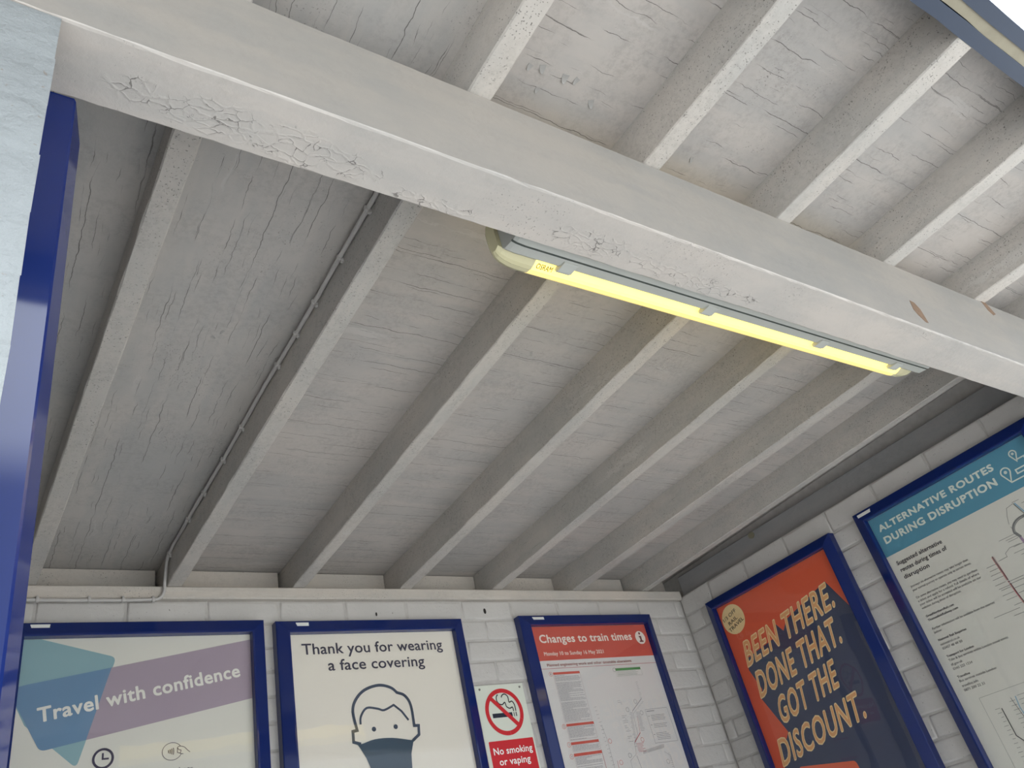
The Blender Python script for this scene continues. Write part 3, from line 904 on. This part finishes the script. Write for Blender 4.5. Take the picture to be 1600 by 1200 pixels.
# back wall, train times poster
root, sh = poster_case('poster_case', 'blue poster case with the red headed train times poster on the back wall', (1.932, D, 0.918), 0, 628, PH, M['paper_w'], (20, -34, 77, -22))
red = ink(190, 84, 72)
cream = ink(226, 216, 208)
sh.rect('red_header', 1, 1, 627, 135, red, 1)
sh.line('Changes to train times', 41, 66, 532, 33, cream, 3, 0.026)
sh.mesh('information_badge', [Sheet.circ(582, 57, 28)], cream, 2)
sh.mesh('information_letter', [Sheet.circ(582, 39, 5.5, 18), [(574, 50), (588, 50), (588, 70), (594, 70), (594, 76), (572, 76), (572, 70), (578, 70), (578, 56), (574, 56)]], ink(110, 60, 60), 3)
sh.line('Monday 10 to Sunday 16 May 2021', 47, 116, 353, 15, cream, 3, 0.015)
sh.line('Planned engineering work and other timetable alterations', 48, 158, 490, 11, ink(150, 92, 88), 3, 0.012)
sh.lines('rule', [([(20, 166), (627, 166)], 1.6, False)], ink(178, 96, 104), 2)
R = random.Random(5)
grey_l, bars, outl, dots = [], [], [], []
blocks = [(181, 190, 366), (372, 381, 430), (437, 446, 470), (476, 486, 560), (566, 575, 640), (648, 657, 760)]
for a, b_, c in blocks:
    u0, u1 = 68 + (a - 181) * 0.012, 200 + (a - 181) * 0.02
    bars.append([(u0, a), (u1, a), (u1, b_), (u0, b_)])
    outl.append(([(u0, b_), (u0, c), (u1, c), (u1, b_)], 0.7, True))
    v = b_ + 4
    while v < c - 2:
        if R.random() < 0.88:
            w = R.choice((0.95, 0.97, 0.9, 0.93, 0.6, 0.4))
            x = u0 + 3
            xe = u0 + (u1 - u0) * w
            while x < xe:
                l = R.uniform(5, 16)
                grey_l.append(([(x, v), (min(x + l, xe), v)], 1.5, False))
                x += l + 1.6
        v += 3.9
for q in bars: sh.poly('section_bar', q, red, 2)
for q in outl: sh.lines('column_outline', [q], ink(150, 120, 125), 2)
sh.lines('small_print', grey_l, ink(138, 134, 140), 2)
rings = [(56, 187, red), (58, 380, red), (61, 444, red), (60, 485, red), (259, 449, red), (424, 459, red), (285, 528, red)]
for u, v, _ in rings: sh.lines('number_ring', [(Sheet.circ(u, v, 8, 20), 1.3, True)], red, 2)
for u, v, t in ((56, 187, '1'), (58, 380, '2'), (61, 444, '3'), (60, 485, '4')):
    sh.line(t, u - 2, v + 3.5, u + (1 if t == '1' else 2.2), 7, ink(110, 60, 60), 3)
for u, v in ((446, 315), (392, 343), (461, 360), (338, 508), (525, 549), (383, 186)): sh.lines('number_ring', [(Sheet.circ(u, v, 8, 20), 1.1, True)], ink(110, 108, 112), 2)
sh.rect('green_bar', 389, 180, 528, 190, ink(84, 140, 88), 2)
sh.lines('green_box', [([(389, 190), (389, 212), (530, 212), (530, 190)], 0.8, False)] + [([(393, v), (525 - R.uniform(0, 30), v)], 1.2, False) for v in (194, 199, 204, 208)], ink(140, 150, 140), 2)
mp, mr_ = [], []
mp.append(([(483, 306), (416, 350)], 2.2, False))
mp.append(([(416, 350), (408, 436), (378, 468), (372, 506), (334, 527), (330, 620)], 0.9, False))
mr_.append(([(423, 433), (381, 465)], 2.6, False))
mr_.append(([(423, 433), (432, 372)], 0.9, False))
mp.append(([(372, 512), (378, 560), (384, 640)], 1.4, False))
for v in range(240, 306, 7): mp.append(([(478, v), (478 + R.uniform(6, 12), v)], 1.0, False))
for k in range(24):
    v = 356 + k * 5.4
    mp.append(([(412 - k * 1.0, v), (412 - k * 1.0 - R.uniform(8, 16), v)], 1.0, False))
    if k < 14: mp.append(([(432 - 2 * (k % 2), v), (450 + R.uniform(-4, 4), v)], 1.0, False))
for k in range(26):
    v = 300 + k * 6.4
    if R.random() < 0.75: mp.append(([(352 + 14 * (k % 3 == 0), v), (352 + R.uniform(12, 26), v)], 1.0, False))
for k in range(12): mp.append(([(482 - k * 6, 318 + k * 3.6), (489 - k * 6, 319 + k * 3.6)], 0.8, False))
for k in range(30):
    u = 408 + k * 4
    mp.append(([(u, 510 - 0.4 * k), (u + 5, 498 - 0.5 * k)], 1.0, False))
mp.append(([(520, 512), (546, 530), (548, 620)], 0.9, False))
for k in range(14): mp.append(([(537, 520 + 7 * k), (548, 521 + 7 * k)], 0.8, False))
for k in range(7): mr_.append(([(384 + R.uniform(0, 6), 470 + k * 5), (420 + R.uniform(-8, 8), 471 + k * 5)], 1.2, False))
mp.append(([(238, 391), (247, 439), (247, 640)], 1.0, False))
for k in range(16): mp.append(([(226 + k * 0.8, 322 + k * 14), (240 + k * 0.5 + R.uniform(-4, 4), 321 + k * 14)], 1.0, False))
mr_.append(([(206, 474), (209, 640)], 1.2, False))
mr_.append(([(268, 520), (266, 580)], 1.6, False))
for q in mp[:5]: sh.lines('route_line', [q], ink(128, 124, 130), 2)
sh.lines('station_ticks', mp[5:], ink(128, 124, 130), 2)
for q in mr_: sh.lines('red_route_line', [q], ink(176, 90, 96), 3)
kb = [([(484, 350), (608, 349), (612, 479), (487, 478)], 1.0, True)]
for v in (357, 374, 380, 386, 392, 408, 414, 420, 442, 448, 454, 460, 466):
    kb.append(([(506 if v != 357 else 490, v), ((590 if v != 357 else 540) - R.uniform(0, 26), v)], 1.3 if v != 357 else 2.4, False))
for v in (376, 410, 446): kb.append(([(491, v), (500, v)], 1.6, False))
sh.lines('key_box', kb, ink(112, 110, 116), 2)

# right wall, orange poster
root, sh = poster_case('poster_case', 'blue poster case with the orange and navy discount poster on the right wall', (XW, 2.296, 0.912), -HP, PW, PH, M['paper_c'])
orange = ink(206, 88, 58)
sand = ink(226, 200, 150)
sh.rect('orange_ground', 1, 1, 619, 999, orange, 1)
sh.poly('navy_ground', [(60, 240), (236, 214), (262, 169), (286, 206), (318, 172), (552, 110), (592, 200), (619, 256), (619, 999), (62, 999), (46, 664), (60, 560), (104, 572), (124, 550), (58, 402), (80, 372), (50, 284)], ink(54, 62, 88), 2)
sh.mesh('sand_circle', [Sheet.circ(69, 72, 62, 48)], sand, 2)
blk = ink(46, 40, 40)
sh.text('1/3 OFF', (18, 69), (99, 48), (14, 54), blk, 4, 0.008)
sh.text('RAIL', (39, 91), (93, 77), (35, 76), blk, 4, 0.008)
sh.text('TRAVEL', (30, 117), (122, 93), (26, 102), blk, 4, 0.008)
for t, BL, BR, TL in (('BEEN THERE.', (49, 276), (552, 212), (72, 172)), ('DONE THAT.', (55, 405), (516, 338), (75, 300)), ('GOT THE', (107, 523), (425, 474), (128, 420)), ('DISCOUNT.', (39, 662), (480, 600), (58, 562))):
    sh.text(t, BL, BR, TL, sand, 4, 0.036)
    sh.text(t, BL, BR, TL, ink(214, 158, 108), 5, 0.036, inner=0.0)
sh.poly('orange_panel', Sheet.rounded([(110, 676), (360, 716), (372, 800), (124, 800)], 12), ink(212, 98, 66), 3)

# right wall, alternative routes poster
root, sh = poster_case('poster_case', 'blue poster case with the turquoise headed routes poster on the right wall', (XW, 1.470, 0.921), -HP, PW + 8, PH, M['paper'], (-21, -33, 39, -20))
sh.rect('turquoise_header', 1, 1, 627, 148, ink(78, 136, 160), 1)
lt = ink(208, 216, 208)
sh.text('ALTERNATIVE ROUTES', (25, 58), (489, 58), (25, 33), lt, 3, 0.040)
sh.text('DURING DISRUPTION', (25, 106), (474, 106), (25, 79), lt, 3, 0.040)
def pin(u, v, r, h): return [(Sheet.circ(u, v, r, 24)[0:0] + [(u + r * math.cos(t), v + r * math.sin(t)) for t in [math.radians(a) for a in range(145, 396, 10)]] + [(u, v + h)], 4.5, True)]
ic = pin(564, 40, 11, 27) + pin(514, 82, 15, 36)
ic += [([(565, 62), (590, 62), (590, 90), (545, 90), (545, 103), (604, 103), (604, 119), (515, 119)], 4.5, False)]
sh.lines('route_icon', ic, lt, 3)
for u, v, r in ((564, 40, 4.5), (514, 82, 5.5)): sh.poly('pin_dot', Sheet.circ(u, v, r, 16), lt, 3)
bk = ink(44, 42, 52)
sh.line('Suggested alternative', 27, 190, 212, 15, bk, 3, 0.022)
sh.line('routes during times of', 28, 216, 216, 15, bk, 3, 0.022)
sh.line('disruption', 28, 242, 131, 15, bk, 3, 0.022)
gy = ink(92, 92, 94)
for t, v, u1, b_ in (('Journeys via alternative routes may take longer than', 277, 260, 0), ('your normal journey or operate only at certain times.', 291, 264, 0),
                 ('On some alternative routes, you may need to purchase', 318, 271, 0), ('a ticket and apply for a refund. Full details of where', 331, 270, 0),
                 ('your ticket will be accepted will be available on our', 344, 270, 0), ('websites during times of disruption.', 357, 187, 0),
                 ('GreatNorthernRail.com', 386, 142, 1), ('ThameslinkRailway.com', 400, 150, 1), ('Further information will be available from the sources', 430, 267, 0),
                 ('below:', 443, 62, 0), ('National Rail Enquiries', 470, 140, 1), ('nationalrail.co.uk', 485, 106, 0), ('03457 48 49 50', 499, 108, 0),
                 ('Transport for London', 526, 134, 1), ('Tube & bus services within London travel zones', 539, 249, 0), ('tfl.gov.uk', 554, 76, 0), ('0343 222 1234', 568, 104, 0),
                 ('Traveline', 595, 79, 1), ('Bus services outside London', 608, 166, 0), ('traveline.info', 624, 92, 0), ('0871 200 22 33', 638, 108, 0)):
    sh.line(t, 33, v, u1, 7.5, bk if b_ else gy, 3, 0.022 if b_ else 0.004)
lg = ink(120, 120, 118)
thin = [([(480, 180), (456, 184), (444, 208), (436, 232)], 1.5, False), ([(436, 240), (440, 258)], 1.4, False), ([(435, 298), (398, 297), (378, 307), (378, 318), (346, 320)], 1.5, False)]
for u0, u1, v in ((380, 436, 265), (400, 440, 273), (404, 440, 280), (412, 446, 300), (402, 446, 318), (420, 450, 330), (505, 560, 190), (505, 560, 204), (505, 540, 217), (480, 504, 176), (300, 334, 324), (304, 334, 338), (300, 336, 352), (298, 337, 366), (296, 338, 384), (300, 339, 398), (305, 339, 404), (300, 340, 420), (304, 342, 436), (318, 350, 458), (240, 330, 470), (300, 352, 486)):
    thin.append(([(u0, v), (u1, v)], 1.4, False))
for u0, u1, v in ((345, 392, 388), (345, 392, 396), (347, 390, 412), (350, 392, 430)): thin.append(([(u0, v), (u1, v)], 1.6, False))
for k in range(16):
    v = 715 + 13 * k
    thin.append(([(96 + R.uniform(0, 6), v), (112, v)], 1.2, False)); thin.append(([(150, v - 8), (170, v - 8)], 1.2, False)); thin.append(([(182, v - 18), (240, v - 18)], 1.2, False))
for q in thin[:3]: sh.lines('map_line', [q], lg, 2)
sh.lines('station_names', thin[3:], lg, 2)
sh.lines('map_frame', [([(66, 670), (540, 668), (540, 990), (64, 990)], 1.2, True)], ink(150, 150, 145), 2)
ring_ = [(482 + 44 * math.cos(t), 262 + 34 * math.sin(t)) for t in [math.radians(a) for a in range(-90, -190, -10)]]
sh.lines('grey_route', [(ring_ + [(448, 282)], 9, False), ([(482, 228), (540, 226), (560, 250)], 9, False)], ink(112, 112, 112), 2)
sh.lines('grey_route_stripes', [([(u + 2, v + 1) for u, v in ring_], 1.2, False)], ink(180, 180, 176), 3)
sh.lines('purple_route', [([(446, 282), (452, 330), (462, 420)], 8, False)], ink(150, 126, 152), 2)
for q in [([(333, 300), (338, 366), (344, 430), (352, 486), (370, 520)], 2.2, False), ([(340, 300), (345, 430), (358, 486)], 1.2, False)]: sh.lines('red_route', [q], ink(178, 96, 100), 3)
for q in [([(336, 298), (341, 366), (347, 430), (355, 486)], 2.4, False), ([(118, 717), (118, 800), (132, 818), (200, 822)], 3, False), ([(160, 697), (170, 760)], 1.4, False), ([(482, 180), (497, 228)], 2.0, False)]: sh.lines('black_route', [q], ink(60, 58, 62), 3)
for q in [([(176, 697), (172, 730), (178, 790)], 3, False), ([(486, 180), (502, 228)], 4, False)]: sh.lines('blue_route', [q], ink(122, 160, 182), 2)
for q in [([(333, 384), (346, 384)], 3, False), ([(333, 392), (346, 392)], 3, False)]: sh.lines('route_crossbar', [q], ink(200, 200, 196), 4)

# ---------------------------------------------------------------- no smoking sign
sg = empty('no_smoking_sign', (1.646, D, 0.712))
tag(sg, 'white and red no smoking or vaping sign screwed to the back wall', 'sign')
bm = bmesh.new()
box(bm, 0.0, 0.213, -0.0042, -0.0002, -0.318, 0.0, 0.0008)
link('plate', bm, plain('sign_white', S(216, 220, 208), 0.4), sg)
sh = Sheet(sg, 0.0042)
sred = ink(186, 26, 36)
sh.lines('cigarette_smoke', [(Sheet.curve([(93, 36), (85, 44), (84, 58), (92, 69), (105, 72), (117, 65), (121, 80), (134, 87), (146, 84), (148, 98)], 5), 4.2, False), (Sheet.curve([(106, 47), (112, 39), (124, 36), (135, 46), (136, 65), (149, 63), (157, 76), (158, 98)], 5), 4.2, False)], ink(28, 30, 34), 1)
sh.mesh('cigarette', [[(54, 101), (140, 101), (140, 116), (54, 116)], [(146, 101), (149, 101), (149, 116), (146, 116)], [(155, 101), (159, 101), (159, 116), (155, 116)]], ink(20, 26, 44), 1)
ringp = Sheet.circ(108, 97, 74, 64)
sh.lines('prohibition_ring', [(ringp, 15, True)], sred, 2)
sh.lines('prohibition_bar', [([(57, 46), (159, 148)], 15, False)], sred, 3)
sh.poly('red_panel', Sheet.rounded([(15, 193), (206, 193), (206, 306), (15, 306)], 4), sred, 1)
sh.line('No smoking', 28, 238, 194, 23, ink(236, 226, 222), 3, 0.018)
sh.line('or vaping', 44, 273, 176, 23, ink(236, 226, 222), 3, 0.018)
for u, v in ((20, 14), (197, 14), (20, 308), (197, 308)):
    bm = bmesh.new()
    bmesh.ops.create_cone(bm, cap_ends=True, segments=14, radius1=0.0045, radius2=0.0035, depth=0.0025, matrix=Matrix.Translation((u / 1000, -0.0050, -v / 1000)) @ Matrix.Rotation(math.pi / 2, 4, 'X'))
    link('screw', bm, M['screw'], sg)

# lettering on the lamp diffuser
lsh = Sheet(lamp, 0.0)
me = text_mesh('OSRAM', 0.01)
x0 = min(v.co.x for v in me.vertices); x1 = max(v.co.x for v in me.vertices)
for v in me.vertices:
    a, b_ = (v.co.x - x0) / (x1 - x0), v.co.y / cap_height()
    yy = 0.7690 - 0.010 * b_
    v.co = Vector((0.806 + 0.036 * a, yy, 0.9497 + (0.7690 - yy) * 0.30 - 0.0006)) - lo_
me.materials.clear(); me.materials.append(ink(120, 96, 40)); me.name = 'lettering'
o = bpy.data.objects.new('lettering', me); COL.objects.link(o); o.parent = lamp
